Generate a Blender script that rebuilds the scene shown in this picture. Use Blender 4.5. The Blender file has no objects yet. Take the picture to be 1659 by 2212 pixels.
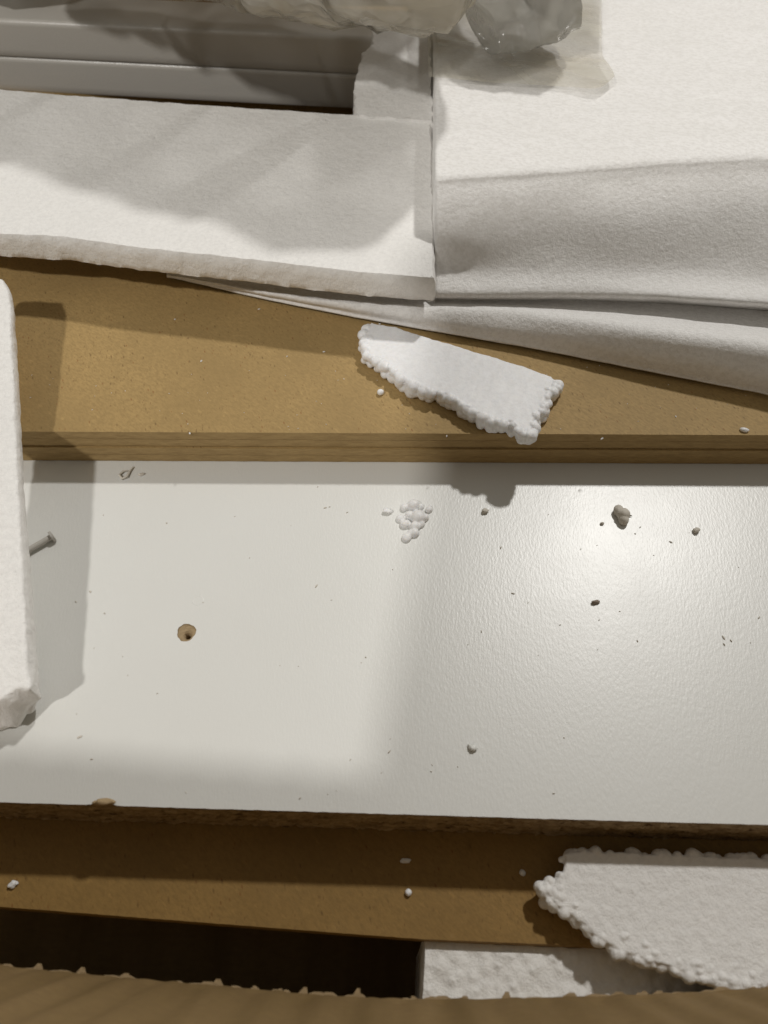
import bpy, bmesh, math, random
from mathutils import Vector, noise, geometry
random.seed(7)
S = 0.001                                   # everything is authored in millimetres
sc = bpy.context.scene
COL = sc.collection

# ------------------------------------------------------------------ camera
TILT = math.radians(35.0); CT, ST = math.cos(TILT), math.sin(TILT)
DIST = 207.0
CAM = Vector((0, -DIST*ST, DIST*CT))
cam = bpy.data.cameras.new('camera'); cam_o = bpy.data.objects.new('camera', cam); COL.objects.link(cam_o)
cam_o.location = CAM*S; cam_o.rotation_euler = (TILT, 0, 0)
cam.sensor_fit = 'HORIZONTAL'; cam.sensor_width = 36; cam.lens = 36*1656/1659
cam.clip_start = 0.005; cam.clip_end = 20
cam.dof.use_dof = True; cam.dof.focus_distance = 0.205; cam.dof.aperture_fstop = 24
sc.camera = cam_o
# ------------------------------------------------------------------ room light and lamps
w = bpy.data.worlds.new('World'); sc.world = w; w.use_nodes = True
bg = w.node_tree.nodes['Background']; bg.inputs[0].default_value = (1.0, 0.94, 0.83, 1); bg.inputs[1].default_value = 0.20

def lamp(name, d, dist, radius, power, color):
    l = bpy.data.lights.new(name, 'AREA'); l.shape = 'DISK'; l.size = radius*2*S; l.energy = power; l.color = color
    o = bpy.data.objects.new(name, l); COL.objects.link(o)
    d = Vector(d).normalized(); o.location = d*dist*S
    o.rotation_euler = d.to_track_quat('Z', 'Y').to_euler()
    return o
DA = (-0.57, -0.55, 1.0); DB = (0.40, 0.64, 1.0)
lamp('ceiling_lamp', DA, 1700, 42, 10.2, (1.0, 0.975, 0.935))
lamp('ceiling_lamp.001', DB, 1700, 42, 12.2, (1.0, 0.98, 0.945))
sc.view_settings.view_transform = 'Standard'; sc.view_settings.look = 'None'
sc.view_settings.exposure = 0.2; sc.view_settings.gamma = 1.0

# ------------------------------------------------------------------ helpers
def P(px, py, z):
    """point of the scene at height z seen at photo position px, py (1659 px wide frame)"""
    u = (px-829.5)/1656; v = (1106-py)/1656
    d = Vector((u, ST+v*CT, -CT+v*ST))
    return CAM + d*((z-CAM.z)/d.z)
def P2(px, py, z):
    p = P(px, py, z); return (p.x, p.y)

def tag(o, label=None, cat=None, group=None, kind=None):
    if label: o['label'] = label
    if cat: o['category'] = cat
    if group: o['group'] = group
    if kind: o['kind'] = kind
    return o
def empty(name, loc):
    o = bpy.data.objects.new(name, None); COL.objects.link(o); o.location = Vector(loc)*S; o.empty_display_size = .01
    return o
def mk(name, verts, faces, m, parent=None, origin=None, smooth=True):
    """one mesh object out of world-space mm coordinates"""
    if parent is not None:
        org = parent['_o'] if '_o' in parent else (0, 0, 0)
        org = Vector(org)
    else:
        if origin is None:
            n = len(verts); origin = (sum(v[0] for v in verts)/n, sum(v[1] for v in verts)/n, min(v[2] for v in verts))
        org = Vector(origin)
    me = bpy.data.meshes.new(name)
    me.from_pydata([tuple((Vector(v)-org)*S) for v in verts], [], faces)
    bm = bmesh.new(); bm.from_mesh(me); bmesh.ops.recalc_face_normals(bm, faces=bm.faces)
    bm.to_mesh(me); bm.free()
    if smooth:
        for p in me.polygons: p.use_smooth = True
    me.materials.append(m)
    o = bpy.data.objects.new(name, me); COL.objects.link(o)
    if parent is not None: o.parent = parent
    else: o.location = org*S
    return o
def thing(name, loc, label, cat, group=None):
    o = empty(name, loc); o['_o'] = [float(c) for c in loc]
    return tag(o, label, cat, group)
def sharp(o, ang=40):
    me = o.data
    bm = bmesh.new(); bm.from_mesh(me)
    for e in bm.edges:
        if len(e.link_faces) == 2 and e.calc_face_angle(0) > math.radians(ang): e.smooth = False
    bm.to_mesh(me); bm.free(); return o
def nz(p, f, a, seed=0):
    v = noise.noise_vector(Vector((p[0]*f+seed*17.3, p[1]*f-seed*5.1, p[2]*f+seed*3.7)))
    return v*a
def n1(p, f, seed=0):
    return noise.noise(Vector((p[0]*f+seed*11.3, p[1]*f+seed*7.7, (p[2] if len(p) > 2 else 0)*f+seed)))

def resample(pts, step):
    out = []; n = len(pts)
    for i in range(n):
        a = Vector(pts[i][:2]); b = Vector(pts[(i+1) % n][:2]); L = (b-a).length; k = max(1, int(L/step))
        for j in range(k): out.append(a+(b-a)*(j/k))
    return out
def ring_normals(pts):
    n = len(pts); area = sum(pts[i].x*pts[(i+1) % n].y-pts[(i+1) % n].x*pts[i].y for i in range(n))
    s = 1 if area > 0 else -1; out = []
    for i in range(n):
        t = (pts[(i+1) % n]-pts[i-1]); t = t.normalized() if t.length > 1e-9 else Vector((1, 0))
        out.append(Vector((t.y, -t.x))*s)
    return out
def slab(name, outline, zb, zt, m, parent=None, step=1.2, rough=.35, freq=.5, prof=None, und=.16, seed=0, tearf=None, insf=None):
    """a slab with the given outline; the rim is irregular. zb, zt: numbers or f(x, y)"""
    fz = (lambda x, y: zt) if not callable(zt) else zt
    fb = (lambda x, y: zb) if not callable(zb) else zb
    pts = resample(outline, step); nrm = ring_normals(pts)
    prof = list(prof or [(.8, 0), (.1, .12), (0, .35), (0, .65), (.1, .88), (.8, 1)])
    prof = [(prof[0][0]+.5, 0)]+prof+[(prof[-1][0]+.5, 1)]
    V = []; F = []; n = len(pts)
    for r_i, (ins, fr) in enumerate(prof):
        for i, p in enumerate(pts):
            q = p-nrm[i]*(ins+(insf(p, fr) if insf else 0)); b = fb(q.x, q.y); t = fz(q.x, q.y); z = b+(t-b)*fr
            k = tearf(p) if tearf else 1.0
            d = nz((p.x, p.y, z*1.0), freq, rough*k, seed)+nz((p.x, p.y, z), freq*3, rough*.4*k, seed+5)
            if fr in (0, 1): d.z *= 0 if r_i in (0, len(prof)-1) else .25
            V.append((q.x+d.x, q.y+d.y, z+d.z))
    for r in range(len(prof)-1):
        for i in range(n):
            j = (i+1) % n; F.append((r*n+i, r*n+j, (r+1)*n+j, (r+1)*n+i))
    for base, gs, fz_ in ((0, 0, fb), ((len(prof)-1)*n, 2.5, fz)):
        xy = [Vector(V[base+i][:2]) for i in range(n)]; k = len(xy)
        if gs:
            x0, x1 = min(p.x for p in xy), max(p.x for p in xy); y0, y1 = min(p.y for p in xy), max(p.y for p in xy)
            xy = xy+[Vector((x0+gs*(i+.5)+random.uniform(-.5, .5), y0+gs*(j+.5)+random.uniform(-.5, .5))) for i in range(int((x1-x0)/gs)) for j in range(int((y1-y0)/gs))]
        vo, eo, fo, ov, oe, of = geometry.delaunay_2d_cdt(xy, [(i, (i+1) % k) for i in range(k)], [], 1, 1e-4)
        idx = {}
        for f in fo:
            g = []
            for q in f:
                if q not in idx:
                    src = [w_ for w_ in ov[q] if w_ < k]
                    if src: idx[q] = base+src[0]
                    else:
                        x, y = vo[q]; idx[q] = len(V); V.append((x, y, fz_(x, y)+und*(n1((x, y, 0), .07, seed)+.5*n1((x, y, 0), .21, seed+2))))
                g.append(idx[q])
            if len(set(g)) >= 3: F.append(tuple(g) if gs else tuple(reversed(g)))
    o = mk(name, V, F, m, parent)
    return sharp(o, 48)
def loft(name, rows, m, parent=None, sub=(3, 3), noise_amp=0, nf=.3, thick=0, seed=0):
    """grid surface through rows of 3-D points (Catmull-Rom both ways)"""
    def cr(a, b, c, d, t):
        return .5*((2*b)+(c-a)*t+(2*a-5*b+4*c-d)*t*t+(3*b-a-3*c+d)*t**3)
    def dense(pts, k):
        out = []; n = len(pts)
        for i in range(n-1):
            a = pts[max(i-1, 0)]; b = pts[i]; c = pts[i+1]; d = pts[min(i+2, n-1)]
            for j in range(k): out.append(cr(a, b, c, d, j/k))
        out.append(pts[-1]); return out
    R = [dense([Vector(p) for p in r], sub[1]) for r in rows]
    cols = [dense([r[i] for r in R], sub[0]) for i in range(len(R[0]))]
    nr = len(cols[0]); nc = len(cols)
    V = []; F = []
    for j in range(nr):
        for i in range(nc):
            p = cols[i][j]
            if noise_amp: p = p+nz(p, nf, noise_amp, seed)+nz(p, nf*3, noise_amp*.4, seed+3)
            V.append(tuple(p))
    for j in range(nr-1):
        for i in range(nc-1): F.append((j*nc+i, j*nc+i+1, (j+1)*nc+i+1, (j+1)*nc+i))
    if thick:
        n0 = len(V); V += [(x, y, z-thick) for (x, y, z) in V]
        F += [tuple(n0+k for k in reversed(f)) for f in F[:]]
        rim = [i for i in range(nc)]+[j*nc+nc-1 for j in range(1, nr)]+[(nr-1)*nc+i for i in range(nc-2, -1, -1)]+[j*nc for j in range(nr-2, 0, -1)]
        for a, b in zip(rim, rim[1:]+rim[:1]): F.append((a, b, n0+b, n0+a))
    return mk(name, V, F, m, parent)
def box(name, a, b, m, parent=None, bev=0.0, seg=2):
    (x0, y0, z0), (x1, y1, z1) = a, b
    V = [(x, y, z) for z in (z0, z1) for y in (y0, y1) for x in (x0, x1)]
    F = [(0, 2, 3, 1), (4, 5, 7, 6), (0, 1, 5, 4), (2, 6, 7, 3), (0, 4, 6, 2), (1, 3, 7, 5)]
    o = mk(name, V, F, m, parent, smooth=False)
    if bev:
        bm = bmesh.new(); bm.from_mesh(o.data)
        bmesh.ops.bevel(bm, geom=list(bm.edges), offset=bev*S, segments=seg, affect='EDGES', profile=.5)
        bm.to_mesh(o.data); bm.free()
        if seg > 2:
            for p in o.data.polygons: p.use_smooth = True
            sharp(o, 40)
    return o
def ico(sub):
    bm = bmesh.new(); bmesh.ops.create_icosphere(bm, subdivisions=sub, radius=1)
    v = [x.co.copy() for x in bm.verts]; f = [tuple(y.index for y in x.verts) for x in bm.faces]; bm.free(); return v, f
ICO1, ICO2, ICO3, ICO5 = ico(1), ico(2), ico(3), ico(5)
def fuse(o, voxel, smooth=2):
    m = o.modifiers.new('fuse', 'REMESH'); m.mode = 'VOXEL'; m.voxel_size = voxel*S; m.use_smooth_shade = True
    if smooth:
        k = o.modifiers.new('soften', 'SMOOTH'); k.factor = .5; k.iterations = smooth
    return o
def join_beads(o, items, base=None):
    base = base or ICO2
    me = o.data; off = me.vertices[0].co*0; loc = Vector(o.parent['_o']) if o.parent is not None else o.location/S
    bm = bmesh.new(); bm.from_mesh(me)
    for c, r in items:
        sc3 = (random.uniform(.88, 1.12), random.uniform(.88, 1.12), random.uniform(.88, 1.1))
        vs = [bm.verts.new((Vector((c[0]+v.x*r*sc3[0], c[1]+v.y*r*sc3[1], c[2]+v.z*r*sc3[2]))-loc)*S) for v in base[0]]
        for f in base[1]: bm.faces.new([vs[i] for i in f])
    bm.to_mesh(me); bm.free()
def blobs(name, items, m, parent=None, base=ICO2, kind=None):
    """items: (centre, radius) -> slightly squashed beads in one mesh"""
    V = []; F = []
    for c, r in items:
        o = len(V); sc3 = Vector((random.uniform(.85, 1.12), random.uniform(.85, 1.12), random.uniform(.85, 1.1)))
        for v in base[0]:
            d = v*(1+.10*noise.noise(v*1.3+Vector(c)))
            V.append((c[0]+d.x*r*sc3.x, c[1]+d.y*r*sc3.y, c[2]+d.z*r*sc3.z))
        F += [tuple(o+i for i in f) for f in base[1]]
    o = mk(name, V, F, m, parent)
    if kind: o['kind'] = kind
    return o

def tube(name, pts, r, m, parent, n=12, caps=True, taper=None):
    V = []; F = []; pts = [Vector(p) for p in pts]
    for i, p in enumerate(pts):
        t = (pts[min(i+1, len(pts)-1)]-pts[max(i-1, 0)]).normalized(); s = t.cross(Vector((0, 0, 1))).normalized(); u = s.cross(t)
        rr = r*(taper[i] if taper else 1)
        for k in range(n):
            a = 2*math.pi*k/n; V.append(tuple(p+s*math.cos(a)*rr+u*math.sin(a)*rr))
    for i in range(len(pts)-1):
        for k in range(n): F.append((i*n+k, i*n+(k+1) % n, (i+1)*n+(k+1) % n, (i+1)*n+k))
    F.append(tuple(range(n-1, -1, -1))); F.append(tuple((len(pts)-1)*n+k for k in range(n)))
    return sharp(mk(name, V, F, m, parent), 50)
# ------------------------------------------------------------------ materials
class NT:
    def __init__(s, name):
        s.m = bpy.data.materials.new(name); s.m.use_nodes = True; s.t = s.m.node_tree; s.b = s.t.nodes['Principled BSDF']
        s.tc = s.t.nodes.new('ShaderNodeTexCoord'); s.last = None
    def n(s, typ, **kw):
        o = s.t.nodes.new('ShaderNode'+typ)
        for k, v in kw.items(): setattr(o, k, v)
        return o
    def l(s, a, b): s.t.links.new(a, b)
    def mapping(s, scale=(1, 1, 1), rot=(0, 0, 0)):
        mr = s.n('Mapping'); mr.inputs['Rotation'].default_value = rot; s.l(s.tc.outputs['Object'], mr.inputs[0])
        mp = s.n('Mapping'); mp.inputs['Scale'].default_value = scale; s.l(mr.outputs[0], mp.inputs[0]); return mp.outputs[0]
    def noise(s, scale, vec=None, detail=3, rough=.55):
        o = s.n('TexNoise'); o.inputs['Scale'].default_value = scale; o.inputs['Detail'].default_value = detail; o.inputs['Roughness'].default_value = rough
        s.l(vec if vec else s.tc.outputs['Object'], o.inputs['Vector']); return o.outputs['Fac']
    def voro(s, scale, vec=None, feature='F1', out='Distance', rnd=1):
        o = s.n('TexVoronoi', feature=feature); o.inputs['Scale'].default_value = scale
        if 'Randomness' in o.inputs: o.inputs['Randomness'].default_value = rnd
        s.l(vec if vec else s.tc.outputs['Object'], o.inputs['Vector']); return o.outputs[out]
    def ramp(s, fac, stops):
        r = s.n('ValToRGB'); s.l(fac, r.inputs[0]); e = r.color_ramp.elements
        while len(e) < len(stops): e.new(.5)
        for x, (p, c) in zip(e, stops): x.position = p; x.color = (c, c, c, 1) if not isinstance(c, tuple) else (*c, 1)
        return r.outputs[0]
    def mix(s, fac, a, b, mode='MIX'):
        x = s.n('MixRGB', blend_type=mode)
        for i, v in ((0, fac), (1, a), (2, b)):
            if isinstance(v, (int, float)): x.inputs[i].default_value = v if i == 0 else (v, v, v, 1)
            elif isinstance(v, tuple): x.inputs[i].default_value = (*v, 1)
            else: s.l(v, x.inputs[i])
        return x.outputs[0]
    def bump(s, h, strength, dist):
        b = s.n('Bump'); b.inputs['Strength'].default_value = strength; b.inputs['Distance'].default_value = dist*S
        s.l(h, b.inputs['Height'])
        if s.last: s.l(s.last, b.inputs['Normal'])
        s.last = b.outputs[0]; s.l(s.last, s.b.inputs['Normal'])
    def color(s, c):
        if isinstance(c, tuple): s.b.inputs['Base Color'].default_value = (*c, 1)
        else: s.l(c, s.b.inputs['Base Color'])
    def set(s, **kw):
        for k, v in kw.items():
            k = {'rough': 'Roughness', 'spec': 'Specular IOR Level', 'sss': 'Subsurface Weight', 'alpha': 'Alpha', 'trans': 'Transmission Weight', 'sheen': 'Sheen Weight'}[k]
            s.b.inputs[k].default_value = v

def eps_mat(name, base, cell=2.6, bump=.35, fine=.25, sss=.0, mid=.85):
    t = NT(name)
    v = t.voro(1000/cell, feature='SMOOTH_F1')
    c = t.mix(t.ramp(t.noise(60), [(.3, 0.0), (.75, 1.0)]), tuple(x*.96 for x in base), base)
    c = t.mix(t.ramp(t.noise(800, detail=4, rough=.7), [(.40, .55), (.56, 0.)]), c, tuple(x*.87 for x in base))
    t.color(c); t.set(rough=.45, spec=.4, sss=sss)
    t.b.inputs['Subsurface Radius'].default_value = (.0016, .0014, .0012); t.b.inputs['Subsurface Scale'].default_value = 1.0
    t.bump(t.noise(1400, detail=4), fine, .25)
    t.bump(t.noise(620, detail=5, rough=.75), mid, .5); t.bump(t.noise(95, detail=2), .12, 1.2)
    inv = t.n('Math', operation='MULTIPLY'); inv.inputs[1].default_value = -1; t.l(v, inv.inputs[0])
    t.bump(inv.outputs[0], bump, 1.0)
    return t.m
M_EPS = eps_mat('white_foam', (.90, .885, .86), bump=.22, fine=.5)
M_EPSR = eps_mat('white_foam_beaded', (.90, .88, .84), cell=2.3, bump=.8, fine=.45)
M_CHIP = eps_mat('white_foam_chip', (.88, .88, .89), bump=.10, fine=.2, mid=.15, sss=.25)
M_BEAD = eps_mat('foam_bead', (.87, .865, .86), cell=.8, bump=.05, fine=.05, mid=.0, sss=.25)

def pe_mat():
    t = NT('foam_sheet')
    vec = t.mapping((1, 3.2, 2.0), (0, 0, .12))
    c = t.mix(t.ramp(t.noise(45, vec), [(.35, 0.), (.7, 1.)]), (.88, .865, .845), (.915, .90, .885))
    c = t.mix(t.ramp(t.noise(700, t.mapping((1, 1.7, 1), (0, 0, .25)), 4, .7), [(.40, .55), (.56, 0.)]), c, (.73, .71, .68))
    c = t.mix(t.ramp(t.noise(160, t.mapping((.35, 2.2, 1), (0, 0, -.3)), 4, .7), [(.60, 0.), (.72, .8)]), c, (.93, .92, .90))
    t.color(c); t.set(rough=.5, spec=.35)
    t.bump(t.noise(330, vec, 4, .6), .10, .5); t.bump(t.noise(760, detail=5, rough=.75), .85, .5)
    return t.m
M_PE = pe_mat()

def mdf_mat(name, base, dark, fleck=.8):
    t = NT(name)
    rot = t.mapping((1.0, 2.2, 1.0), (0, 0, .75))
    c = t.mix(t.ramp(t.noise(28), [(.32, 0.), (.68, 1.)]), tuple(x*.86 for x in base), tuple(min(1, x*1.1) for x in base))
    c = t.mix(t.ramp(t.noise(750, rot, 4, .7), [(.36, .75), (.60, 0.)]), c, tuple(x*.74 for x in base))
    c = t.mix(t.ramp(t.noise(330, rot, 3, .6), [(.60, 0.), (.74, .5)]), c, tuple(x*1.28 for x in base))
    for sc_, th, n_, lo, col, am in ((250, .12, 60, .50, dark, fleck*.7), (390, .12, 110, .47, tuple(x*1.7 for x in dark), fleck*.8), (240, .10, 90, .5, (base[0]*.62, base[1]*.42, base[2]*.35), .8)):
        vv = t.mapping((1.0, 2.6, 1.0), (0, 0, .75+sc_*.002))
        f = t.ramp(t.voro(sc_, vv), [(th*.5, 1.), (th*1.6, 0.)]); g = t.ramp(t.noise(n_), [(lo-.04, 0.), (lo+.05, 1.)])
        c = t.mix(t.mix(1.0, t.mix(1.0, f, g, 'MULTIPLY'), am, 'MULTIPLY'), c, col)
    t.color(c); t.set(rough=.62, spec=.22)
    t.bump(t.noise(900, rot, 4, .7), .18, .3)
    return t.m
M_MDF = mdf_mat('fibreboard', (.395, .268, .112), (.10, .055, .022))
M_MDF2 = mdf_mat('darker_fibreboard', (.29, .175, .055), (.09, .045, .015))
def mdf_edge():
    t = NT('fibreboard_edge')
    vec = t.mapping((.25, 1, 1))
    c = t.mix(t.ramp(t.noise(900, vec, 4, .7), [(.28, 0.), (.72, 1.)]), (.30, .205, .092), (.44, .31, .145))
    t.color(c); t.set(rough=.75, spec=.15); t.bump(t.noise(1200, vec, 4), .35, .4); return t.m
M_MDFE = mdf_edge()

def melamine():
    t = NT('white_laminate')
    c = t.mix(t.ramp(t.noise(18), [(.35, 0.), (.7, 1.)]), (.685, .683, .652), (.705, .705, .677))
    t.color(c); t.set(rough=.375, spec=.85)
    rr = t.n('MapRange'); rr.inputs['To Min'].default_value = .33; rr.inputs['To Max'].default_value = .42
    t.l(t.noise(26, detail=5, rough=.7), rr.inputs['Value']); t.l(rr.outputs[0], t.b.inputs['Roughness'])
    vec = t.mapping((1.0, .40, 1.0), (0, 0, .08))
    t.bump(t.noise(2100, vec, 2, .5), .20, .20)
    return t.m
M_LAM = melamine()
def chip_edge():
    t = NT('raw_chipboard')
    vec = t.mapping((.45, 1, 1))
    c = t.mix(t.ramp(t.noise(520, vec, 5, .7), [(.36, 0.), (.66, 1.)]), (.24, .165, .09), (.52, .40, .255))
    c = t.mix(t.ramp(t.voro(420, vec), [(.10, .7), (.3, 0.)]), c, (.055, .028, .010))
    t.color(c); t.set(rough=.9, spec=.1); t.bump(t.noise(900, vec, 5, .7), .8, .8); return t.m
M_CHB = chip_edge()
def card():
    t = NT('brown_cardboard')
    vec = t.mapping((1, .12, .12))
    c = t.mix(t.ramp(t.noise(110, vec, 3), [(.3, 0.), (.7, 1.)]), (.205, .138, .058), (.29, .198, .092))
    c = t.mix(t.ramp(t.noise(900, t.mapping((.4, 1, 1)), 4), [(.4, .35), (.6, 0.)]), c, (.20, .13, .065))
    t.color(c); t.set(rough=.85, spec=.12); t.bump(t.noise(1200, detail=4), .25, .3); return t.m
M_CARD = card()
def simple(name, c, rough=.5, spec=.4, bumpf=0, bs=.2, bd=.2):
    t = NT(name); t.color(c); t.set(rough=rough, spec=spec)
    if bumpf: t.bump(t.noise(bumpf, detail=3), bs, bd)
    return t.m
M_GREY = simple('grey_paint', (.58, .555, .51), .26, .5, 1500, .30, .25)
M_STEEL = simple('dull_grey_metal', (.48, .46, .42), .45, .6, 900, .2, .2)
M_TORN = simple('torn_paper', (.42, .31, .18), .95, .1, 1500, .5, .3)
M_CRUMB = simple('grey_brown_crumb', (.62, .58, .51), .7, .25, 700, .4, .4)
M_DARKC = simple('dark_wood_crumb', (.27, .22, .18), .9, .1, 900, .5, .4)
M_PLASTIC = simple('grey_plastic', (.20, .195, .18), .35, .5)
M_BLACK = simple('black_glass', (.012, .012, .013), .15, .5)
M_ALU = simple('blocker_shell', (.25, .25, .26), .4, .5)
M_HOLE = simple('hole_wood', (.36, .27, .16), .95, .1, 1100, .7, .6)
M_PIT = simple('hole_pit', (.05, .025, .008), .95, .05)
def film(name, c, alpha, rough=.2, c2=None, a2=None):
    t = NT(name)
    c2 = c2 or c
    n_ = t.ramp(t.noise(38, detail=3, rough=.5), [(.38, 0.), (.62, 1.)])
    t.color(t.mix(n_, c, c2)); t.set(rough=rough, spec=.5, alpha=alpha)
    if a2:
        m_ = t.n('MapRange'); m_.inputs['To Min'].default_value = alpha; m_.inputs['To Max'].default_value = a2
        t.l(t.ramp(t.noise(30, t.mapping((1, 1.7, 1), (0, 0, .6)), 2), [(.4, 0.), (.6, 1.)]), m_.inputs['Value']); t.l(m_.outputs[0], t.b.inputs['Alpha'])
    t.bump(t.voro(75, t.mapping((1, 2.2, 1.4), (.3, .2, .5)), 'F1', 'Distance'), .5, 2.5); t.bump(t.noise(60, detail=3), .3, 3.0)
    return t.m
M_BAG = film('cloudy_bag_film', (.70, .67, .60), .76, .14, (.50, .45, .35), .50)
M_BAG2 = film('grey_bag_film', (.50, .49, .45), .74, .14, (.38, .365, .32), .50)
M_FILM = film('clear_film', (.66, .63, .53), .24, .15, (.58, .53, .42), .52)

# ------------------------------------------------------------------ the cardboard box round everything
bx = thing('cardboard_box', (0, 100, -62), 'open brown cardboard box holding all the packed boards and foam', 'box')
box('floor_panel', (-230, -112, -66), (230, 420, -62), M_CARD, bx)
box('side_wall', (-234, -112, -62), (-230, 420, -2), M_CARD, bx)
box('side_wall', (230, -112, -62), (234, 420, -2), M_CARD, bx)
box('back_wall', (-230, 420, -62), (230, 424, 150), M_CARD, bx)
# front wall top edge follows the photo
ZF = -4
edge = [P2(x, y, ZF) for x, y in ((-900, 2000), (-300, 2058), (0, 2086), (250, 2110), (480, 2130), (700, 2150), (880, 2158), (1100, 2157), (1400, 2148), (1550, 2140), (1659, 2132), (2000, 2130), (2600, 2125))]
def edge_y(x):
    for (x0, y0), (x1, y1) in zip(edge, edge[1:]):
        if x0 <= x <= x1: return y0+(y1-y0)*(x-x0)/(x1-x0)
    return edge[0][1] if x < edge[0][0] else edge[-1][1]
def corr(x): return .45*math.sin(x*2*math.pi/9.2+.8*math.sin(x*.11))
V = []; F = []; NX = 420; zs = [0, .6, 2, 6, 14, 30, 60, 90, 122]
for j, s in enumerate(zs):
    for i in range(NX+1):
        x = -190+380*i/NX; lean = .19*s
        y0 = edge_y(x)
        V.append((x, y0-lean-(corr(x) if s > 1 else 0)+.25*n1((x, s*.3, 0), .25), ZF+s))
for j in range(len(zs)-1):
    for i in range(NX): F.append((j*(NX+1)+i, j*(NX+1)+i+1, (j+1)*(NX+1)+i+1, (j+1)*(NX+1)+i))
fl = mk('front_flap', V, F, M_CARD, bx)
md = fl.modifiers.new('thickness', 'SOLIDIFY'); md.thickness = 3.2*S; md.offset = 0 if False else 1
V = []; F = []
for j, z in enumerate((-62, -30, ZF-.4)):
    for i in range(81):
        x = -190+380*i/80; V.append((x, edge_y(x)-.4, z)); 
for j in range(2):
    for i in range(80): F.append((j*81+i, j*81+i+1, (j+1)*81+i+1, (j+1)*81+i))
mk('front_wall', V, F, M_CARD, bx)
# torn paper tufts along the crease
V = []; F = []
def tuft(x, h, wd, lean):
    y = edge_y(x)
    o = len(V)
    for (dx, dz, dy) in ((-wd, 0, -.3), (wd, 0, -.3), (wd*.55+lean*.6, h*.55, h*.45), (lean+wd*.3, h, h*.95), (lean-wd*.3, h*.92, h*1.0), (-wd*.5+lean*.4, h*.6, h*.5)):
        V.append((x+dx, y+dy*.7, ZF+.2+dz*.3))
    n = o+6
    for k in range(6):
        a = V[o+k]; V.append((a[0], a[1]-.3, a[2]-.5))
    F.append(tuple(range(o, o+6))); F.append(tuple(range(n+5, n-1, -1)))
    for k in range(6): F.append((o+k, o+(k+1) % 6, n+(k+1) % 6, n+k))
for px, h, wd in ((75, 2.2, 1.7), (172, 2.4, 1.6), (265, 1.6, 1.9), (470, 2.5, 1.9), (655, 2.3, 1.4), (770, 3.2, 1.3), (1090, 2.6, 1.5), (1225, 1.5, 2.4), (1330, 1.3, 2.6), (1415, 1.2, 1.8), (930, 1.0, 1.6), (1000, 1.1, 1.5)):
    tuft(P(px, 2120, ZF).x, h*.62, wd*.75, random.uniform(.2, .9))
for k in range(70):
    tuft(random.uniform(-125, 125), abs(random.gauss(.3, .25))+.12, random.uniform(.6, 2.6), random.uniform(-.4, .5))
tp = mk('torn_paper_edge', V, F, M_TORN, bx, smooth=False); tp['kind'] = 'stuff'

# ------------------------------------------------------------------ white panel (top z = 0, 16 mm)
TH = 16.0
wp = thing('white_panel', (0, -40, -TH), 'white laminated chipboard panel with a screw hole, lying across the middle of the box', 'panel')
front = [P2(-500, 1712, 0), P2(0, 1733, 0), P2(420, 1746, 0), P2(830, 1758, 0), P2(1250, 1771, 0), P2(1659, 1782, 0), P2(2200, 1797, 0)]
def front_y(x):
    for (x0, y0), (x1, y1) in zip(front, front[1:]):
        if x0 <= x <= x1: return y0+(y1-y0)*(x-x0)/(x1-x0)
    return front[0][1] if x < front[0][0] else front[-1][1]
XW = 170; YB = 120.0
hole = P(403, 1366, 0)
hr = []
for i in range(22):
    a = 2*math.pi*i/22; r = 2.3*(1+.05*math.sin(3*a+.5)+.05*random.uniform(-1, 1)); hr.append((hole.x+r*math.cos(a), hole.y+r*math.sin(a)*1.02))
bm = bmesh.new(); org = Vector((0, -40, -TH))
def addring(pts, z=0.0):
    vs = [bm.verts.new((Vector((x, y, z))-org)*S) for x, y in pts]
    return [bm.edges.new((vs[i], vs[(i+1) % len(vs)])) for i in range(len(vs))]
fx = [-XW+2*XW*i/240 for i in range(241)]
def nick(x):
    d = P(222, 1738, 0).x
    g = .10*n1((x, 0, 0), .9)+.06*n1((x, 3, 0), 2.7)
    return g+.75*math.exp(-((x-d)/2.0)**2)*(1 if True else 0)
rim = [(x, front_y(x)+nick(x)) for x in fx]+[(XW, YB), (-XW, YB)]
ee = addring(rim)+addring(hr)
bmesh.ops.triangle_fill(bm, edges=ee, use_beauty=True)
for f in list(bm.faces):
    c = f.calc_center_median()/S+org
    if (c.x-hole.x)**2+(c.y-hole.y)**2 < 1.5: bm.faces.remove(f)
bmesh.ops.recalc_face_normals(bm, faces=bm.faces)
for f in bm.faces:
    if f.normal.z < 0: f.normal_flip()
me = bpy.data.meshes.new('laminate_face'); bm.to_mesh(me); bm.free(); me.materials.append(M_LAM)
o = bpy.data.objects.new('laminate_face', me); COL.objects.link(o); o.parent = wp
# raw front edge of the panel with pits and torn grain
V = []; F = []; NZ = 16; NX = 620
for j in range(NZ+1):
    z = -.02-(TH-.02)*j/NZ
    for i in range(NX+1):
        x = -XW+2*XW*i/NX
        g = .35+n1((x, z*1.9, 0), .55, 2)*.55+n1((x, z*2.5, 0), 1.4, 4)*.45
        pit = max(0, n1((x*.8, z*1.8, 0), .5, 9)-.28)*3.6
        dep = max(0, g)+pit
        k = min(1, max(0, j-.5)/2.0)
        V.append((x, front_y(x)+nick(x)*(1-k)+dep*k+ .02, z))
for j in range(NZ):
    for i in range(NX): F.append((j*(NX+1)+i, j*(NX+1)+i+1, (j+1)*(NX+1)+i+1, (j+1)*(NX+1)+i))
mk('raw_edge', V, F, M_CHB, wp)
box('underside', (-XW, -60, -TH), (XW, YB, -TH+1), M_LAM, wp)
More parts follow.
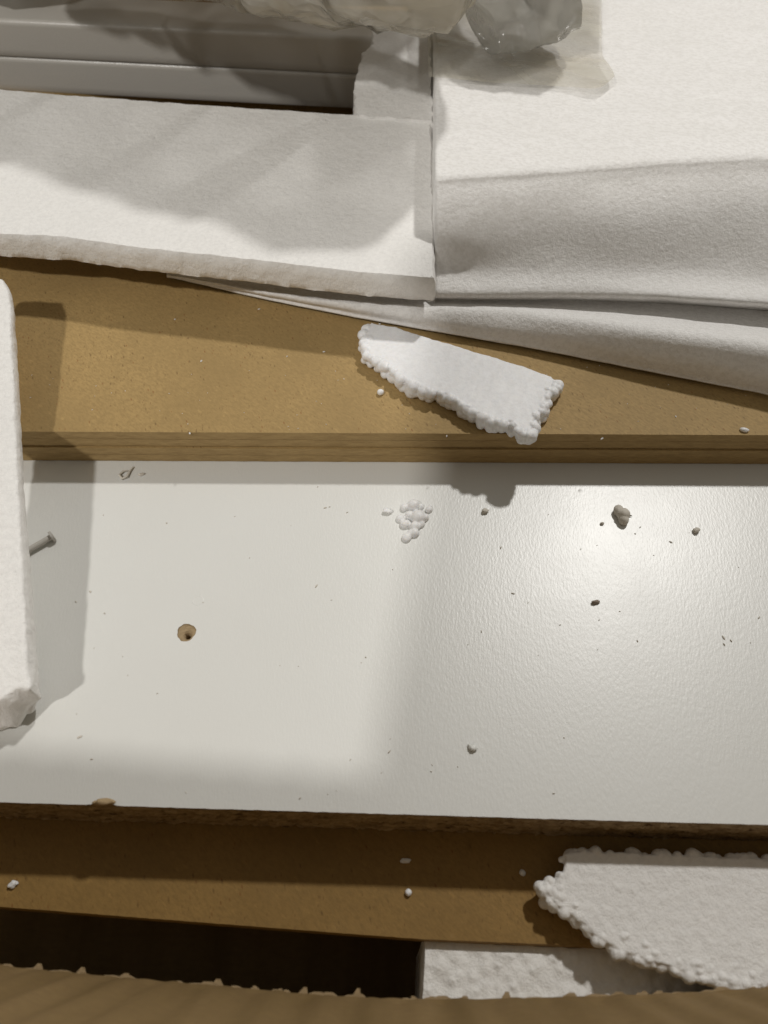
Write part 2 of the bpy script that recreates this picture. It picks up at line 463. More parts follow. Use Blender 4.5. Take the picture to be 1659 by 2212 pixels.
# the screw hole: crumbled funnel down to a pilot hole
V = []; F = []; n = 22
rings = [(1.0, .0, 0), (1.0, -.12, .02), (.86, -.35, .08), (.62, -.6, .2), (.42, -.85, .3), (.34, -1.6, .32), (.30, -8, .32)]
for (k, z, off) in rings:
    for i, (x, y) in enumerate(hr):
        j = 1+.10*n1((x*3, y*3, z*3), 1.0)*(1 if 0 < z+1.6 < 1.55 else 0)
        V.append((hole.x+(x-hole.x)*k*j+off*.9, hole.y+(y-hole.y)*k*j-off*1.6, z-.03))
for r in range(len(rings)-1):
    for i in range(n): F.append((r*n+i, r*n+(i+1) % n, (r+1)*n+(i+1) % n, (r+1)*n+i))
F.append(tuple((len(rings)-1)*n+i for i in range(n)))
sh = mk('screw_hole', V, F, M_HOLE, wp)
# faint round dent beside it
c = P(427, 1297, 0); V = []; F = []
for i in range(28):
    a = 2*math.pi*i/28
    for (rr, zz) in ((1.05, .01), (1.25, .07*(1+.5*math.sin(a*2))), (1.45, .01)): V.append((c.x+rr*math.cos(a), c.y+rr*math.sin(a), zz))
for i in range(28):
    j = (i+1) % 28
    for k in range(2): F.append((i*3+k, j*3+k, j*3+k+1, i*3+k+1))
mk('round_dent', V, F, M_LAM, wp)

# ------------------------------------------------------------------ fibreboard stack behind (on the panel), 4 sheets
MT = 12.5; sh_t = 3.12
labels = ['topmost brown fibreboard sheet, the one carrying the broken foam chip', 'second brown fibreboard sheet down in the stack behind the white panel',
          'third brown fibreboard sheet down in the stack behind the white panel', 'lowest brown fibreboard sheet of the stack, lying directly on the white panel']
for k in range(4):
    z1 = MT-k*sh_t; z0 = z1-sh_t+.12
    off = [0, -.15, .35, .1][k]
    # front line of the sheet in the photo
    def fy(x, k=k, z1=z1):
        u = (P(0, 932, MT), P(1659, 940, MT))
        t = (x-u[0].x)/(u[1].x-u[0].x); return u[0].y+(u[1].y-u[0].y)*t-off
    t = thing('fibreboard_sheet', (0, 60, z0), labels[k], 'fibreboard', 'fibreboard sheets stacked behind the white panel')
    x0, x1, yb = -165+k, 168-2*k, 180+k*2
    V = []; F = []; N = 160
    for j in range(2):
        for i in range(N+1):
            x = x0+(x1-x0)*i/N
            V.append((x, fy(x)+.05*n1((x, k*9, 0), .4) if j == 0 else yb, z1))
    for i in range(N): F.append((i, i+1, N+2+i, N+1+i))
    mk('sheet_face', V, F, M_MDF, t)
    V = []; F = []; Z = [0, .12, .5, .88, 1]
    for j, fr in enumerate(Z):
        for i in range(N+1):
            x = x0+(x1-x0)*i/N
            y = fy(x)+.05*n1((x, k*9, 0), .4)
            ins = [.1, .03, -.02, .03, .0][j] if fr else .1
            V.append((x, y+(ins if j else .1)+.06*n1((x, fr*3, k), .8), z0+(z1-z0)*fr))
    for j in range(len(Z)-1):
        for i in range(N): F.append((j*(N+1)+i, j*(N+1)+i+1, (j+1)*(N+1)+i+1, (j+1)*(N+1)+i))
    b0 = len(V); V += [(x0, yb, z0), (x1, yb, z0), (x1, yb, z1), (x0, yb, z1)]
    F += [(b0, b0+1, N, 0), (b0+1, b0, b0+3, b0+2)]
    mk('sheet_edge', V, F, M_MDFE, t)

# ------------------------------------------------------------------ lower fibreboard under the panel
ZL = -TH-.3
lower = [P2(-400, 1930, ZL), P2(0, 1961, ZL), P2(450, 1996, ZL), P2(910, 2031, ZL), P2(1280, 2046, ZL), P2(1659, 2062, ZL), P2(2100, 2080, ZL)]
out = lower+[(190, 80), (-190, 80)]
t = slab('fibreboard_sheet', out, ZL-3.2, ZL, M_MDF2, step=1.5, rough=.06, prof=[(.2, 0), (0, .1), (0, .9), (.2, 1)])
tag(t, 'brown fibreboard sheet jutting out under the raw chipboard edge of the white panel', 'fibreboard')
# support below (another board, hidden in the dark)
t = box('support_board', (-185, -40, -62), (185, 180, ZL-3.4), M_MDF); tag(t, 'brown board deep in the box under the packed sheets', 'board')

# ------------------------------------------------------------------ foam: left slab on top (z 23.5..32.5)
ZS = 32.5
lf = [P2(-260, 478, ZS), P2(0, 508, ZS), P2(130, 515, ZS), P2(280, 536, ZS), P2(430, 552, ZS), P2(560, 566, ZS), P2(700, 583, ZS), P2(840, 597, ZS), P2(941, 604, ZS),
      P2(939, 440, ZS), P2(934, 262, ZS), P2(770, 246, ZS), P2(400, 222, ZS), P2(150, 203, ZS), P2(0, 191, ZS), P2(-300, 170, ZS)]
fs = slab('foam_slab', lf, ZS-8.4, ZS, M_EPS, step=.8, rough=.42, freq=.22, prof=[(1.2, 0), (.2, .1), (0, .3), (.0, .6), (.15, .86), (.9, 1)], seed=3)
tag(fs, 'white foam slab at upper left with a wavy shadow across its top and a torn front face', 'foam slab')
# foam packing strip behind it with crumbly end
eb = [P2(772, 252, 33.2), P2(938, 266, 33.2), P2(936, 150, 33.2), P2(934, 70, 33.2), P2(800, 62, 33.2), P2(803, 95, 33.2), P2(778, 118, 33.2), P2(768, 160, 33.2), P2(762, 200, 33.2), P2(764, 235, 33.2)]
t = slab('foam_block', eb, 0, 33.4, M_EPS, step=1.0, rough=.9, freq=.28, seed=8)
tag(t, 'small rough-ended white foam block between the grey boards and the large foam slope', 'foam block')
# support foam under the slab, out of sight but carrying it
t = slab('foam_support', [P2(-250, 430, 24), P2(300, 470, 24), P2(880, 520, 24), P2(880, 330, 24), P2(-250, 260, 24)], 13.1, 24.0, M_EPS, step=4, rough=.2)
tag(t, 'white foam spacer hidden under the upper left foam slab', 'foam block')

# thin foam sheet draped on the fibreboard, folded to the right
cols = [360, 430, 560, 720, 881, 1069, 1209, 1397, 1520, 1659, 1780]
fr = [598, 612, 643, 675, 705, 737, 763, 801, 825, 852, 876]
ridge = [594, 604, 628, 650, 660, 668, 682, 706, 722, 740, 756]
rz = [15.2, 16.2, 17.5, 18.5, 19, 20.5, 22, 24, 25, 26, 27]
crease = [590, 598, 616, 636, 646, 650, 656, 672, 688, 708, 724]
cz = [14.9, 15.6, 16.6, 17.5, 17.8, 18.0, 18.2, 18.6, 19, 19.5, 20]
rows = [[P(x, y, 13.25) for x, y in zip(cols, [f+1.5 for f in fr])],
        [P(x, y, 14.2) for x, y in zip(cols, [f+.3 for f in fr])],
        [P(x, y-7, 15.1) for x, y in zip(cols, fr)],
        [P(x, (f*.5+r*.5), 14.6+(z-14.6)*.62) for x, f, r, z in zip(cols, fr, ridge, rz)],
        [P(x, r, z) for x, r, z in zip(cols, ridge, rz)],
        [P(x, c, z) for x, c, z in zip(cols, crease, cz)],
        [P(x, c-40, 17.5) for x, c in zip(cols, crease)],
        [P(x, c-110, 17) for x, c in zip(cols, crease)]]
o = loft('foam_sheet', rows, M_PE, sub=(5, 7), noise_amp=.16, nf=.25, thick=0)
tag(o, 'thin white foam sheet folded over the fibreboard, its front edge slanting down to the right', 'foam sheet')

# big foam piece on the right: bright top, slanting front
cols = [940, 1010, 1100, 1209, 1330, 1450, 1560, 1659, 1800]
top = [385, 381, 374, 367, 358, 349, 343, 338, 330]
foot = [640, 642, 643, 642, 644, 648, 655, 662, 675]
def PB(x, y, z): return P(x, y, 18+(z-18)*.97)
rows = [[PB(x, f+6, 18.2) for x, f in zip(cols, foot)],
        [PB(x, f-6, 22.5+min(3, (x-938)/200)) for x, f in zip(cols, foot)],
        [PB(x, f-60, 26.5+.6*math.sin(x/90)) for x, f in zip(cols, foot)],
        [PB(x, (f+t)/2, 34+.5*math.sin(x/70+1)) for x, f, t in zip(cols, foot, top)],
        [PB(x, t+50, 42.2) for x, t in zip(cols, top)],
        [PB(x, t+16, 45.4) for x, t in zip(cols, top)],
        [PB(x, t+2, 46.8) for x, t in zip(cols, top)],
        [PB(x, t-14, 47.6) for x, t in zip(cols, top)],
        [PB(x, t-50, 48.0) for x, t in zip(cols, top)],
        [PB(x, t-120, 48.3) for x, t in zip(cols, top)],
        [PB(x, 60, 48.6) for x in cols], [PB(x, -120, 49) for x in cols]]
base = loft('foam_block', rows, M_PE, sub=(5, 6), noise_amp=.22, nf=.16, thick=0)
# close its left side and back down to the sheet below
me = base.data; bm = bmesh.new(); bm.from_mesh(me)
be = [e for e in bm.edges if e.is_boundary]
r = bmesh.ops.extrude_edge_only(bm, edges=be)
nv = [g for g in r['geom'] if isinstance(g, bmesh.types.BMVert)]
oz = base.location.z/S
for v in nv: v.co.z = (17.9-oz)*S
bmesh.ops.recalc_face_normals(bm, faces=bm.faces)
bm.to_mesh(me); bm.free()
tag(base, 'large white foam piece at upper right with a bright flat top and grey slanting front', 'foam block')

# ------------------------------------------------------------------ grey boards seen through the gap
for k, (z0, z1, pts, lab) in enumerate(((4.0, 18.0, ((-200, 118), (0, 126), (400, 146), (790, 166)), 'lower of two stacked grey painted boards, showing its rounded edge in the gap'),
                                        (18.3, 32.3, ((-200, 38), (0, 47), (400, 66), (820, 90)), 'upper of two stacked grey painted boards, just behind the foam slab'))):
    A = P(pts[1][0], pts[1][1], z1-.8); B = P(pts[2][0], pts[2][1], z1-.8)
    sl = (B.y-A.y)/(B.x-A.x)
    V = []; F = []; x0, x1 = -190, 60; n = 60
    prof = [(6, z0), (.6, z0), (.1, z0+1.2)]+[(.0, z0+3), (0, z1-2.2)]+[(1.9*(1-math.cos(a)), z1-1.9+1.9*math.sin(a)) for a in [math.radians(d) for d in (0, 18, 36, 54, 72, 90)]]+[(14, z1), (24, z1), (24, z0)]
    for (dy, z) in prof:
        for i in range(n+1):
            x = x0+(x1-x0)*i/n; V.append((x, A.y+sl*(x-A.x)+dy, z))
    m_ = len(prof)
    for j in range(m_):
        jj = (j+1) % m_
        for i in range(n): F.append((j*(n+1)+i, j*(n+1)+i+1, jj*(n+1)+i+1, jj*(n+1)+i))
    F.append(tuple(j*(n+1) for j in range(m_))); F.append(tuple(j*(n+1)+n for j in range(m_-1, -1, -1)))
    o = mk('grey_board', V, F, M_GREY); sharp(o, 50)
    tag(o, lab, 'board', 'grey painted boards in the gap')
t = box('support_board', (-185, 215, -62), (120, 300, 3.8), M_MDF); tag(t, 'brown board under the two grey painted boards', 'board')

# ------------------------------------------------------------------ bags at the top edge
def bag(name, path, m, seed, parent=None, crumple=1.0):
    """crumpled lump of film round a path of (x, y, z, radius, flatten)"""
    V = []; F = []; NA = 72; NL = 150
    def at(t):
        k = t*(len(path)-1); i = min(int(k), len(path)-2); f = k-i; f = f*f*(3-2*f)
        return [a+(b-a)*f for a, b in zip(path[i], path[i+1])]
    for j in range(NL+1):
        t = j/NL; x, y, z, r, fl = at(t)
        cap = min(1, math.sqrt(max(0, 1-(max(0, abs(t-.5)-.42)/.08)**2))+.02)
        a0 = Vector(at(max(0, t-.01))[:3]); a1 = Vector(at(min(1, t+.01))[:3]); tg = (a1-a0).normalized()
        sd = tg.cross(Vector((0, 0, 1))).normalized(); up = sd.cross(tg)
        for i in range(NA):
            a = 2*math.pi*i/NA
            p = Vector((x, y, z))+sd*math.cos(a)*r*cap+up*math.sin(a)*r*fl*cap
            d = noise.turbulence(p*.045+Vector((seed, 0, 0)), 3, False, amplitude_scale=.5, frequency_scale=2.1)
            rid = 1-abs(noise.noise(p*.07+Vector((seed, 4, 1))))*2
            rid2 = 1-abs(noise.noise(p*.16+Vector((seed, 9, 1))))*2
            p = p+(p-Vector((x, y, z))).normalized()*(-3.0*d+2.6*rid+1.1*rid2)*crumple*cap
            V.append(tuple(p))
    for j in range(NL):
        for i in range(NA):
            ii = (i+1) % NA; F.append((j*NA+i, j*NA+ii, (j+1)*NA+ii, (j+1)*NA+i))
    F.append(tuple(range(NA))); F.append(tuple(NL*NA+i for i in range(NA-1, -1, -1)))
    return mk(name, V, F, m, parent)
hb = thing('parts_bag', (0, 190, 60), 'cloudy plastic bag of grey fittings bulging over the grey boards at the top', 'bag')
bag('bag_film', [(-150, 214, 95, 34, .9), (-95, 208, 95, 42, .95), (-38, 190, 95, 47, .95), (2, 167, 95, 45, .95), (16, 150, 95, 38, .95), (32, 154, 92, 20, .9)], M_BAG, 3, hb, crumple=.75)
bag('bag_film', [(-190, 262, 112, 44, .8), (-100, 262, 112, 50, .8), (-20, 258, 112, 50, .8), (40, 262, 112, 34, .8)], M_BAG, 5, hb, crumple=.8)  # unseen second lump, added to keep lamplight off the space behind the boards
c0, c1, c2 = P(1040, 66, 58), P(1105, 20, 62), P(1180, -45, 68)
bag('bag_fold', [(*c0, 8, .8), (*c1, 13, .75), (*c2, 17, .8)], M_BAG2, 13, hb, crumple=.75)
def capsule(name, a, b, r, m, parent):
    a = Vector(a); b = Vector(b); d = (b-a).normalized(); pts = []; tp = []
    for k in range(7):
        t = math.radians(90*k/6); pts.append(a-d*r*math.cos(t)); tp.append(max(.03, math.sin(t)))
    for k in range(7):
        t = math.radians(90*k/6); pts.append(b+d*r*math.sin(t)); tp.append(max(.03, math.cos(t)))
    return tube(name, pts, r, m, parent, n=24, taper=tp)
# loose film lying on the bright foam top
rows = [[P(x, y, 48.6+dz) for x, y, dz in r] for r in (
    ((926, 165, 0), (1000, 172, .7), (1100, 180, .4), (1210, 186, .4), (1290, 190, 1.6), (1327, 165, 2.0)),
    ((925, 140, 1), (1000, 146, 1.5), (1100, 150, 1.2), (1210, 158, 1.2), (1290, 160, 1.5), (1322, 150, 1.6)),
    ((924, 110, 1), (1000, 118, 1.8), (1100, 118, .6), (1210, 116, .8), (1280, 118, 1.0), (1302, 120, 1.2)),
    ((924, 70, 1), (1000, 74, 1.5), (1100, 78, .8), (1210, 74, .6), (1280, 72, .6), (1300, 76, .6)),
    ((924, 20, 2), (1000, 22, 1.8), (1100, 26, 1.5), (1210, 20, 1.0), (1280, 14, .6), (1300, 20, .6)),
    ((924, -60, 3), (1000, -62, 3), (1100, -60, 2.5), (1210, -60, 1.5), (1280, -60, 1), (1300, -60, .6)))]
fm = loft('plastic_film', rows, M_FILM, sub=(5, 6), noise_amp=.25, nf=.12)
tag(fm, 'loose clear plastic film lying on the bright foam top at upper right', 'plastic film')
cb = thing('corner_bag', (-150, 250, 40), 'cloudy plastic bag corner poking in at the top left of the photo', 'bag')
bag('bag_film', [(-170, 240, 60, 22, .7), (-150, 236, 55, 22, .7), (-122, 262, 52, 16, .7)], M_BAG, 8, cb)

# ------------------------------------------------------------------ foam plank leaning at the left
ztp = lambda x, y: 20.8+.155*y
zbp = lambda x, y: (1.2+(y+60)*(12.1/55)) if y < -5 else 13.3+.17*(y+5)
def PT(px, py):
    z = 20
    for _ in range(8):
        p = P(px, py, z); z = ztp(p.x, p.y)
    return (p.x, p.y)
pl = [PT(-90, 596), PT(-40, 597), PT(2, 600), PT(12, 612), PT(20, 640), PT(28, 780), PT(33, 893), PT(38, 1014), PT(44, 1111), PT(53, 1290), PT(64, 1470), PT(66, 1488), PT(30, 1500), PT(0, 1515), PT(-60, 1530), PT(-100, 1525)]
fp = slab('foam_plank', pl, zbp, ztp, M_EPS, step=.9, rough=.32, freq=.3, insf=lambda p, fr: (-3.2 if fr < .2 else -2.8 if fr < .5 else -1.0 if fr < .7 else 0)*max(0, min(1, (-49.5-p.y)/3))*max(0, min(1, (-79-p.x)/3)), prof=[(2.4, 0), (1.0, .12), (.2, .3), (-.2, .55), (-.3, .8), (.1, .95), (.6, 1)], seed=11,
          tearf=lambda p: 3.0 if p.y < -52 else (1.7 if p.y > 62 else 1.0))
items = []
for k in range(150):
    x = random.uniform(-128, -79.5); y = -54.5-abs(random.gauss(0, 1.6)); f = random.random()
    p = Vector((x, y+(x+73)*-.03*0, 0)); z = 1.6+f*9.5
    items.append(((x, -53.0-(1-f)*2.6-random.uniform(0, .8)+(.09*(x+100) if x < -100 else 0), z), random.uniform(.7, 1.5)))
join_beads(fp, items); fuse(fp, .36, 1)
tag(fp, 'white foam plank at the left edge, leaning from the fibreboard down onto the white panel', 'foam plank')

# ------------------------------------------------------------------ broken foam chip on the fibreboard
ct = 8.0
chz = lambda x, y: MT+ct*.9
top_line = [(800, 696), (860, 706), (925, 728), (1000, 750), (1100, 780), (1195, 812)]
right = [(1212, 828), (1208, 845), (1188, 855), (1184, 885), (1165, 905), (1160, 930), (1146, 948)]
bot = [(1122, 945), (1098, 922), (1060, 920), (1030, 905), (990, 880), (960, 862), (915, 852), (880, 838), (850, 815), (815, 790), (790, 775), (780, 740), (786, 708)]
oc = [P2(x, y, MT+3.6) for x, y in top_line+right+bot]
tc = thing('foam_chip', (P(1000, 830, MT).x, P(1000, 830, MT).y, MT), 'broken white foam chip with beaded ragged edges lying on the brown fibreboard', 'foam chip')
body = slab('chip_body', oc, MT+.15, MT+4.6, M_CHIP, tc, step=.8, rough=.3, freq=.5, prof=[(1.9, 0), (1.4, .15), (1.2, .5), (1.1, .8), (1.2, .93), (1.6, 1)], seed=21)
items = []
ctr = Vector((P(1000, 830, MT).x, P(1000, 830, MT).y))
lst = [Vector(P2(x, y, MT+3.2)) for x, y in right+bot]
for a, b in zip(lst, lst[1:]):
    L = (b-a).length; nr = Vector((-(b-a).y, (b-a).x)).normalized(); nr = nr if nr.dot(ctr-a) > 0 else -nr
    for q in range(max(1, int(L/.8))):
        p = a+(b-a)*random.random()
        for lv in (1.1, 2.4, 3.7):
            r = random.choice((random.uniform(.6, 1.1), random.uniform(.95, 1.5), random.uniform(1.3, 1.8)))
            c = p+nr*random.uniform(.5, 1.5)
            items.append(((c.x, c.y, MT+max(r*.8, min(lv+random.uniform(-.6, .6), 4.75-r*.80))), r))
for px, py in ((785, 728), (780, 745), (792, 758), (800, 738), (805, 770), (790, 772), (815, 758), (796, 712), (1140, 930), (1150, 942), (1128, 940), (1205, 835), (1190, 850), (826, 745), (818, 730), (832, 780)):
    for z in (1.5, 3.3):
        c = P(px, py, MT+3); items.append(((c.x+random.uniform(-.5, .5), c.y+random.uniform(-.4, .4), MT+z), random.uniform(1.1, 1.7)))
join_beads(body, items); fuse(body, .21, 1)

# ------------------------------------------------------------------ foam chunk, lower right, on the lower fibreboard
zc = -9.6
up = [(1210, 1832), (1260, 1826), (1400, 1832), (1540, 1836), (1659, 1842), (1800, 1848)]
dn = [(1800, 2165), (1659, 2142), (1610, 2148), (1540, 2128), (1470, 2110), (1400, 2090), (1340, 2070), (1290, 2040), (1260, 2010), (1225, 1985), (1195, 1965), (1172, 1935), (1160, 1915), (1180, 1900), (1206, 1880)]
oc = [P2(x, y, zc) for x, y in up+dn]
t = thing('foam_chunk', (P(1450, 1980, ZL).x, P(1450, 1980, ZL).y, ZL), 'large broken white foam chunk with a beaded edge at lower right under the panel edge', 'foam chunk')
body = slab('chunk_body', oc, ZL+.1, zc, M_EPS, t, step=.9, rough=.4, freq=.45, prof=[(4.2, 0), (3.4, .15), (2.4, .45), (1.3, .75), (1.1, .92), (1.5, 1)], seed=31)
items = []
lst = [Vector(P2(x, y, zc)) for x, y in dn]
ctr = Vector(P2(1600, 1960, zc))
for a, b in zip(lst, lst[1:]):
    L = (b-a).length; nr = Vector((-(b-a).y, (b-a).x)).normalized(); nr = nr if nr.dot(ctr-a) > 0 else -nr
    for q in range(max(1, int(L/.55))):
        p = a+(b-a)*random.random()
        for lv in range(4):
            r = random.choice((random.uniform(.55, 1.0), random.uniform(.8, 1.4), random.uniform(1.1, 1.6))); f = (lv+random.random())/4
            c = p+nr*(.4+f*2.6+random.uniform(0, .8))
            items.append(((c.x, c.y, zc-r*.75-f*(zc-ZL-2.4)), r))
        if random.random() < .35:
            r = random.uniform(.8, 1.2); c = p+nr*random.uniform(1.2, 4.5); items.append(((c.x, c.y, zc-r*.62), r))
lst = [Vector(P2(x, y, zc)) for x, y in up]
for a, b in zip(lst, lst[1:]):
    L = (b-a).length
    for q in range(int(L/1.0)):
        p = a+(b-a)*random.random(); r = random.uniform(.7, 1.9); items.append(((p.x, p.y-1.0-random.random()*1.2, zc-r*.9-random.random()*.6), r))
join_beads(body, items); fuse(body, .24, 0)

# beaded foam slab at the bottom
zk = -18.6
oc = [P2(913, 2028, zk), P2(1800, 2066, zk), P2(1800, 2330, zk), P2(905, 2330, zk), P2(909, 2150, zk)]
t = slab('foam_slab', oc, -61.9, zk, M_EPSR, step=1.2, rough=.25, freq=.4, prof=[(.3, 0), (0, .05), (0, .6), (0, .96), (.5, 1)], seed=41)
tag(t, 'beaded white foam base lying below the fibreboard at the bottom, beside the dark gap', 'foam base')

# ------------------------------------------------------------------ small things
def crumb(name, px, py, z, size, m, label, cat, group=None, seed=0, base=ICO3, amp=.45, rot=0):
    c = P(px, py, z); V = []
    for v in base[0]:
        d = 1+amp*noise.noise(v*1.1+Vector((seed, 1, 2)))+amp*.4*noise.noise(v*2.7+Vector((seed, 5, 2)))
        x = v.x*d*size[0]; y = v.y*d*size[1]; zz = max(-.75, v.z*d)*size[2]
        V.append((c.x+x*math.cos(rot)-y*math.sin(rot), c.y+x*math.sin(rot)+y*math.cos(rot), c.z+zz+.74*size[2]))
    o = mk(name, V, [f for f in base[1]], m)
    return tag(o, label, cat, group)
# crumbs of foam on the panel
t = thing('foam_crumb', tuple(P(890, 1125, 0)), 'clump of clear white foam beads on the white panel below the shadow line', 'foam crumb')
cl = []
for px, py, r in ((875, 1092, 1.3), (893, 1088, 1.4), (910, 1092, 1.2), (926, 1100, 1.0), (884, 1110, 1.6), (902, 1112, 1.7), (918, 1115, 1.2), (878, 1130, 1.3), (896, 1132, 1.6), (908, 1130, 1.2), (886, 1148, 1.3), (876, 1158, .95), (896, 1152, 1.0), (864, 1118, .9), (930, 1092, .8)):
    c = P(px, py, r*.8); cl.append(((c.x, c.y, r*.72), r))
fuse(blobs('bead_cluster', [((x_+random.uniform(-.3, .3), y_+random.uniform(-.3, .3), z_*.35), r_*random.uniform(.8, 1.5)) for (x_, y_, z_), r_ in cl], M_BEAD, t, base=ICO3), .16, 14)
crumb('foam_crumb', 838, 1106, 0, (1.2, .8, .7), M_BEAD, 'small foam crumb just left of the clump of beads on the white panel', 'foam crumb', seed=3)
crumb('foam_crumb', 1047, 1106, 0, (1.0, .7, .6), M_CRUMB, 'small grey crumb right of the clump of beads, at the shadow edge', 'crumb', seed=5, rot=.6)
t = thing('board_crumb', tuple(P(1340, 1116, 0)), 'largest grey lump on the shiny part of the white panel, with a small pointed tail', 'crumb')
cl = [((P(1334, 1108, 0).x, P(1334, 1108, 0).y, 1.1), 1.5), ((P(1344, 1118, 0).x, P(1344, 1118, 0).y, 1.3), 1.9), ((P(1345, 1127, 0).x, P(1345, 1127, 0).y, 1.0), 1.5)]
fuse(blobs('lump', cl, M_CRUMB, t, base=ICO3), .15, 6)
c = P(1352, 1113, 0); e = P(1366, 1116, 0)
mk('tail', [(c.x-.6, c.y+.8, .5), (c.x-.6, c.y-.9, .5), (e.x, e.y, .3), (c.x-.6, c.y, 1.9)], [(0, 1, 2), (0, 2, 3), (1, 3, 2), (0, 3, 1)], M_CRUMB, t)
crumb('board_crumb', 1503, 1148, 0, (.85, .8, .7), M_CRUMB, 'round grey crumb at the right of the shiny patch on the white panel', 'crumb', seed=9)
crumb('wood_crumb', 1286, 1302, 0, (1.15, .55, .5), M_DARKC, 'dark brown splinter crumb in the middle of the shiny patch', 'crumb', seed=12, rot=.15)
crumb('board_crumb', 1300, 1132, 0, (.6, .4, .4), M_CRUMB, 'tiny grey crumb just left of the largest grey lump', 'crumb', seed=14, rot=.4)
crumb('foam_crumb', 1020, 1616, 0, (1.1, .8, .6), M_LAM, 'pale white crumb near the lower middle of the white panel', 'foam crumb', seed=15, rot=-.6)
crumb('foam_crumb', 822, 851, MT, (.95, .95, .9), M_BEAD, 'single white foam bead on the fibreboard below the left end of the foam chip', 'foam crumb', seed=17, amp=.12)
crumb('foam_crumb', 1607, 931, MT, (1.2, .7, .6), M_BEAD, 'white foam bead near the right end of the fibreboard front edge', 'foam crumb', seed=19, amp=.2, rot=-.3)
crumb('foam_crumb', 297, 972, 3, (1.0, .55, .5), M_BEAD, 'white foam flake caught at the foot of the fibreboard stack at left', 'foam crumb', seed=21, rot=-.7)
crumb('foam_crumb', 838, 944, MT-3, (.85, .35, .4), M_BEAD, 'white foam flake stuck to the fibreboard edge below the foam chip', 'foam crumb', seed=23, rot=.1)
crumb('foam_crumb', 882, 1929, ZL, (.75, .75, .7), M_BEAD, 'white foam bead in the middle of the lower fibreboard sheet', 'foam crumb', seed=25, amp=.15)
crumb('foam_crumb', 30, 1911, ZL, (1.0, .75, .6), M_BEAD, 'white foam crumb at the left end of the lower fibreboard sheet', 'foam crumb', seed=27, rot=.5)
crumb('foam_crumb', 876, 1860, ZL, (1.2, .5, .5), M_BEAD, 'dim foam crumb in the shadow right under the panel edge', 'foam crumb', seed=29)
crumb('foam_crumb', 1128, 1886, ZL, (.7, .7, .6), M_BEAD, 'dim foam bead in the shadow just left of the foam chunk', 'foam crumb', seed=33, amp=.2)
crumb('board_crumb', 226, 1733, 0, (2.3, .7, .5), M_TORN, 'frayed chip of laminate lifted at the front edge of the white panel', 'chip', seed=35, rot=-.05)
# nail and curled shaving
a = P(66, 1194, 0); b = P(116, 1165, 0); a.z = b.z = 1.3
nl = thing('nail', (a.x, a.y, 0), 'small grey nail with a flat head poking out from beside the foam plank', 'nail')
d = (b-a).normalized()
tube('shank', [a-d*3, a, b-d*.3], .8, M_STEEL, nl)
tube('head', [b-d*.35, b+d*.35, b+d*.5], 1.55, M_STEEL, nl, n=18, taper=[1, 1, .75])
sv = thing('curled_shaving', tuple(P(272, 1020, 0)), 'curled grey shaving on the white panel just below the fibreboard at left', 'shaving')
pts = [P(x, y, .45) for x, y in ((288, 1008), (280, 1018), (274, 1030), (264, 1034), (258, 1026), (266, 1018), (276, 1016))]
tube('curl', pts, .38, M_CRUMB, sv, n=8, taper=[.4, .9, 1, 1, .9, .8, .4])
crumb('foam_crumb', 306, 1026, 0, (.9, .45, .35), M_CRUMB, 'tiny grey flake right of the curled shaving', 'crumb', seed=37, rot=.4)

# fine dust nobody could count
def dust(name, spots, m, label, cat):
    V = []; F = []
    for (c, sx, sy, rot, h) in spots:
        o = len(V)
        for v in ICO1[0]:
            k = random.uniform(.7, 1.2); x = v.x*sx*k; y = v.y*sy*k
            V.append((c[0]+x*math.cos(rot)-y*math.sin(rot), c[1]+x*math.sin(rot)+y*math.cos(rot), c[2]+max(-.1, v.z*h)))
        F += [tuple(o+i for i in f) for f in ICO1[1]]
    o = mk(name, V, F, m, smooth=False); return tag(o, label, cat, kind='stuff')
sp = []
for (px, py, s, r) in ((1082, 1183, .5, 1.4), (1108, 1282, .5, -.3), (1449, 1171, .5, -.6), (1383, 1139, .35, .6), (1372, 1153, .3, -.9), (1563, 1378, .7, -1.2), (1564, 1392, .5, -1.2), (1579, 1384, .5, -1.2), (1377, 1385, .4, -1.2), (1040, 1364, .35, 1.5), (1255, 1186, .3, 1.4), (1210, 1350, .25, .3), (750, 1107, .35, .4), (702, 1097, .5, .1), (712, 1095, .3, 0), (686, 1052, .3, 1), (683, 1266, .6, 1.0), (360, 1130, .4, -1), (195, 1278, .5, -.8), (164, 1300, .4, -.7), (226, 1325, .35, -.8), (841, 1624, .5, .9), (757, 1641, .3, 1), (1196, 1714, .3, 0), (648, 1724, .35, .8), (172, 1592, .7, .4), (198, 1640, .4, 0), (340, 1498, .25, .2), (790, 1420, .3, -.8), (1640, 1334, .5, .8)):
    sp.append((tuple(P(px, py, .05)), s, s*.42, r, .3))
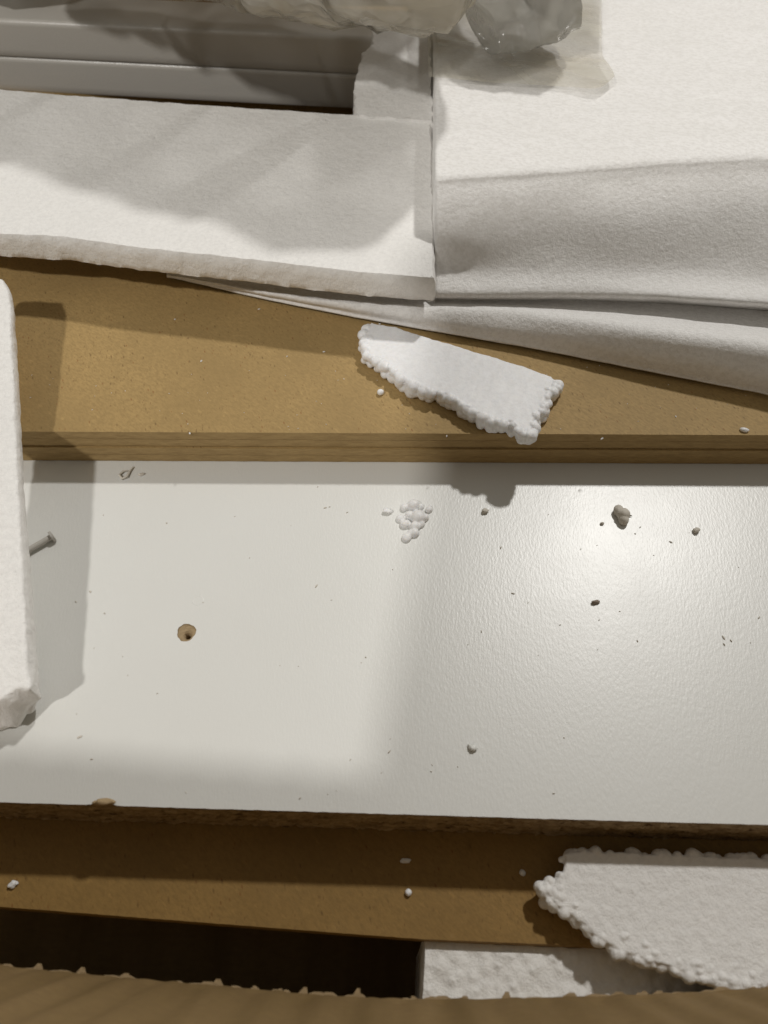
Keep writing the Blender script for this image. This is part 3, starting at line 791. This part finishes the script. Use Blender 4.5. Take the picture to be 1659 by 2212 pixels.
for k in range(36):
    sp.append((tuple(P(random.uniform(150, 1650), random.uniform(1100, 1720), .04)), random.uniform(.12, .3), random.uniform(.08, .16), random.uniform(0, 6), .18))
dust('dust_specks', sp, M_CRUMB, 'fine grey dust specks scattered over the white panel', 'dust')
sp = []
for (px, py) in ((378, 690), (435, 780), (620, 770), (700, 760), (560, 668), (640, 640), (410, 936), (965, 942), (1300, 948), (1140, 942), (820, 700), (1015, 716), (1460, 900)):
    sp.append((tuple(P(px, py, MT+.05)), random.uniform(.35, .6), random.uniform(.18, .3), random.uniform(0, 3), .3))
for k in range(60):
    sp.append((tuple(P(random.uniform(60, 1640), random.uniform(780, 930), MT+.04)), random.uniform(.12, .28), random.uniform(.07, .12), random.uniform(0, 3), .15))
sp = [q for q in sp if True]
dust('foam_flecks', sp, M_BEAD, 'tiny white foam flecks scattered over the top fibreboard sheet', 'dust')

# ------------------------------------------------------------------ unseen stand-in device behind the lens, sized to cast the right-hand shadow
U = Vector((1, 0, 0)); W = Vector((0, CT, ST)); N = Vector((0, -ST, CT))
tb = thing('shadow_blocker', tuple(CAM+N*8), 'unseen dark slab added behind the camera to shade the right half of the panel', 'shadow_blocker')
def slab_uv(name, u0, u1, w0, w1, n0, n1_, rad, m):
    pts = []
    for (cu, cw, a0) in ((u1-rad, w1-rad, 0), (u0+rad, w1-rad, 90), (u0+rad, w0+rad, 180), (u1-rad, w0+rad, 270)):
        for k in range(7):
            a = math.radians(a0+15*k); pts.append((cu+rad*math.cos(a), cw+rad*math.sin(a)))
    ca, sa = math.cos(.12), math.sin(.12)
    pts = [(u*ca-v*sa, u*sa+v*ca) for u, v in pts]
    V = [tuple(CAM+U*u+W*v+N*nn) for nn in (n0, n1_) for (u, v) in pts]; n = len(pts)
    F = [tuple(range(n)), tuple(range(2*n-1, n-1, -1))]+[(i, (i+1) % n, n+(i+1) % n, n+i) for i in range(n)]
    return mk(name, V, F, m, tb, smooth=False)
slab_uv('shell', -95, 72, -78, 106, 7, 13, 9, M_ALU)
slab_uv('blocker_face', -91, 68, -74, 102, 13.05, 13.6, 6, M_BLACK)
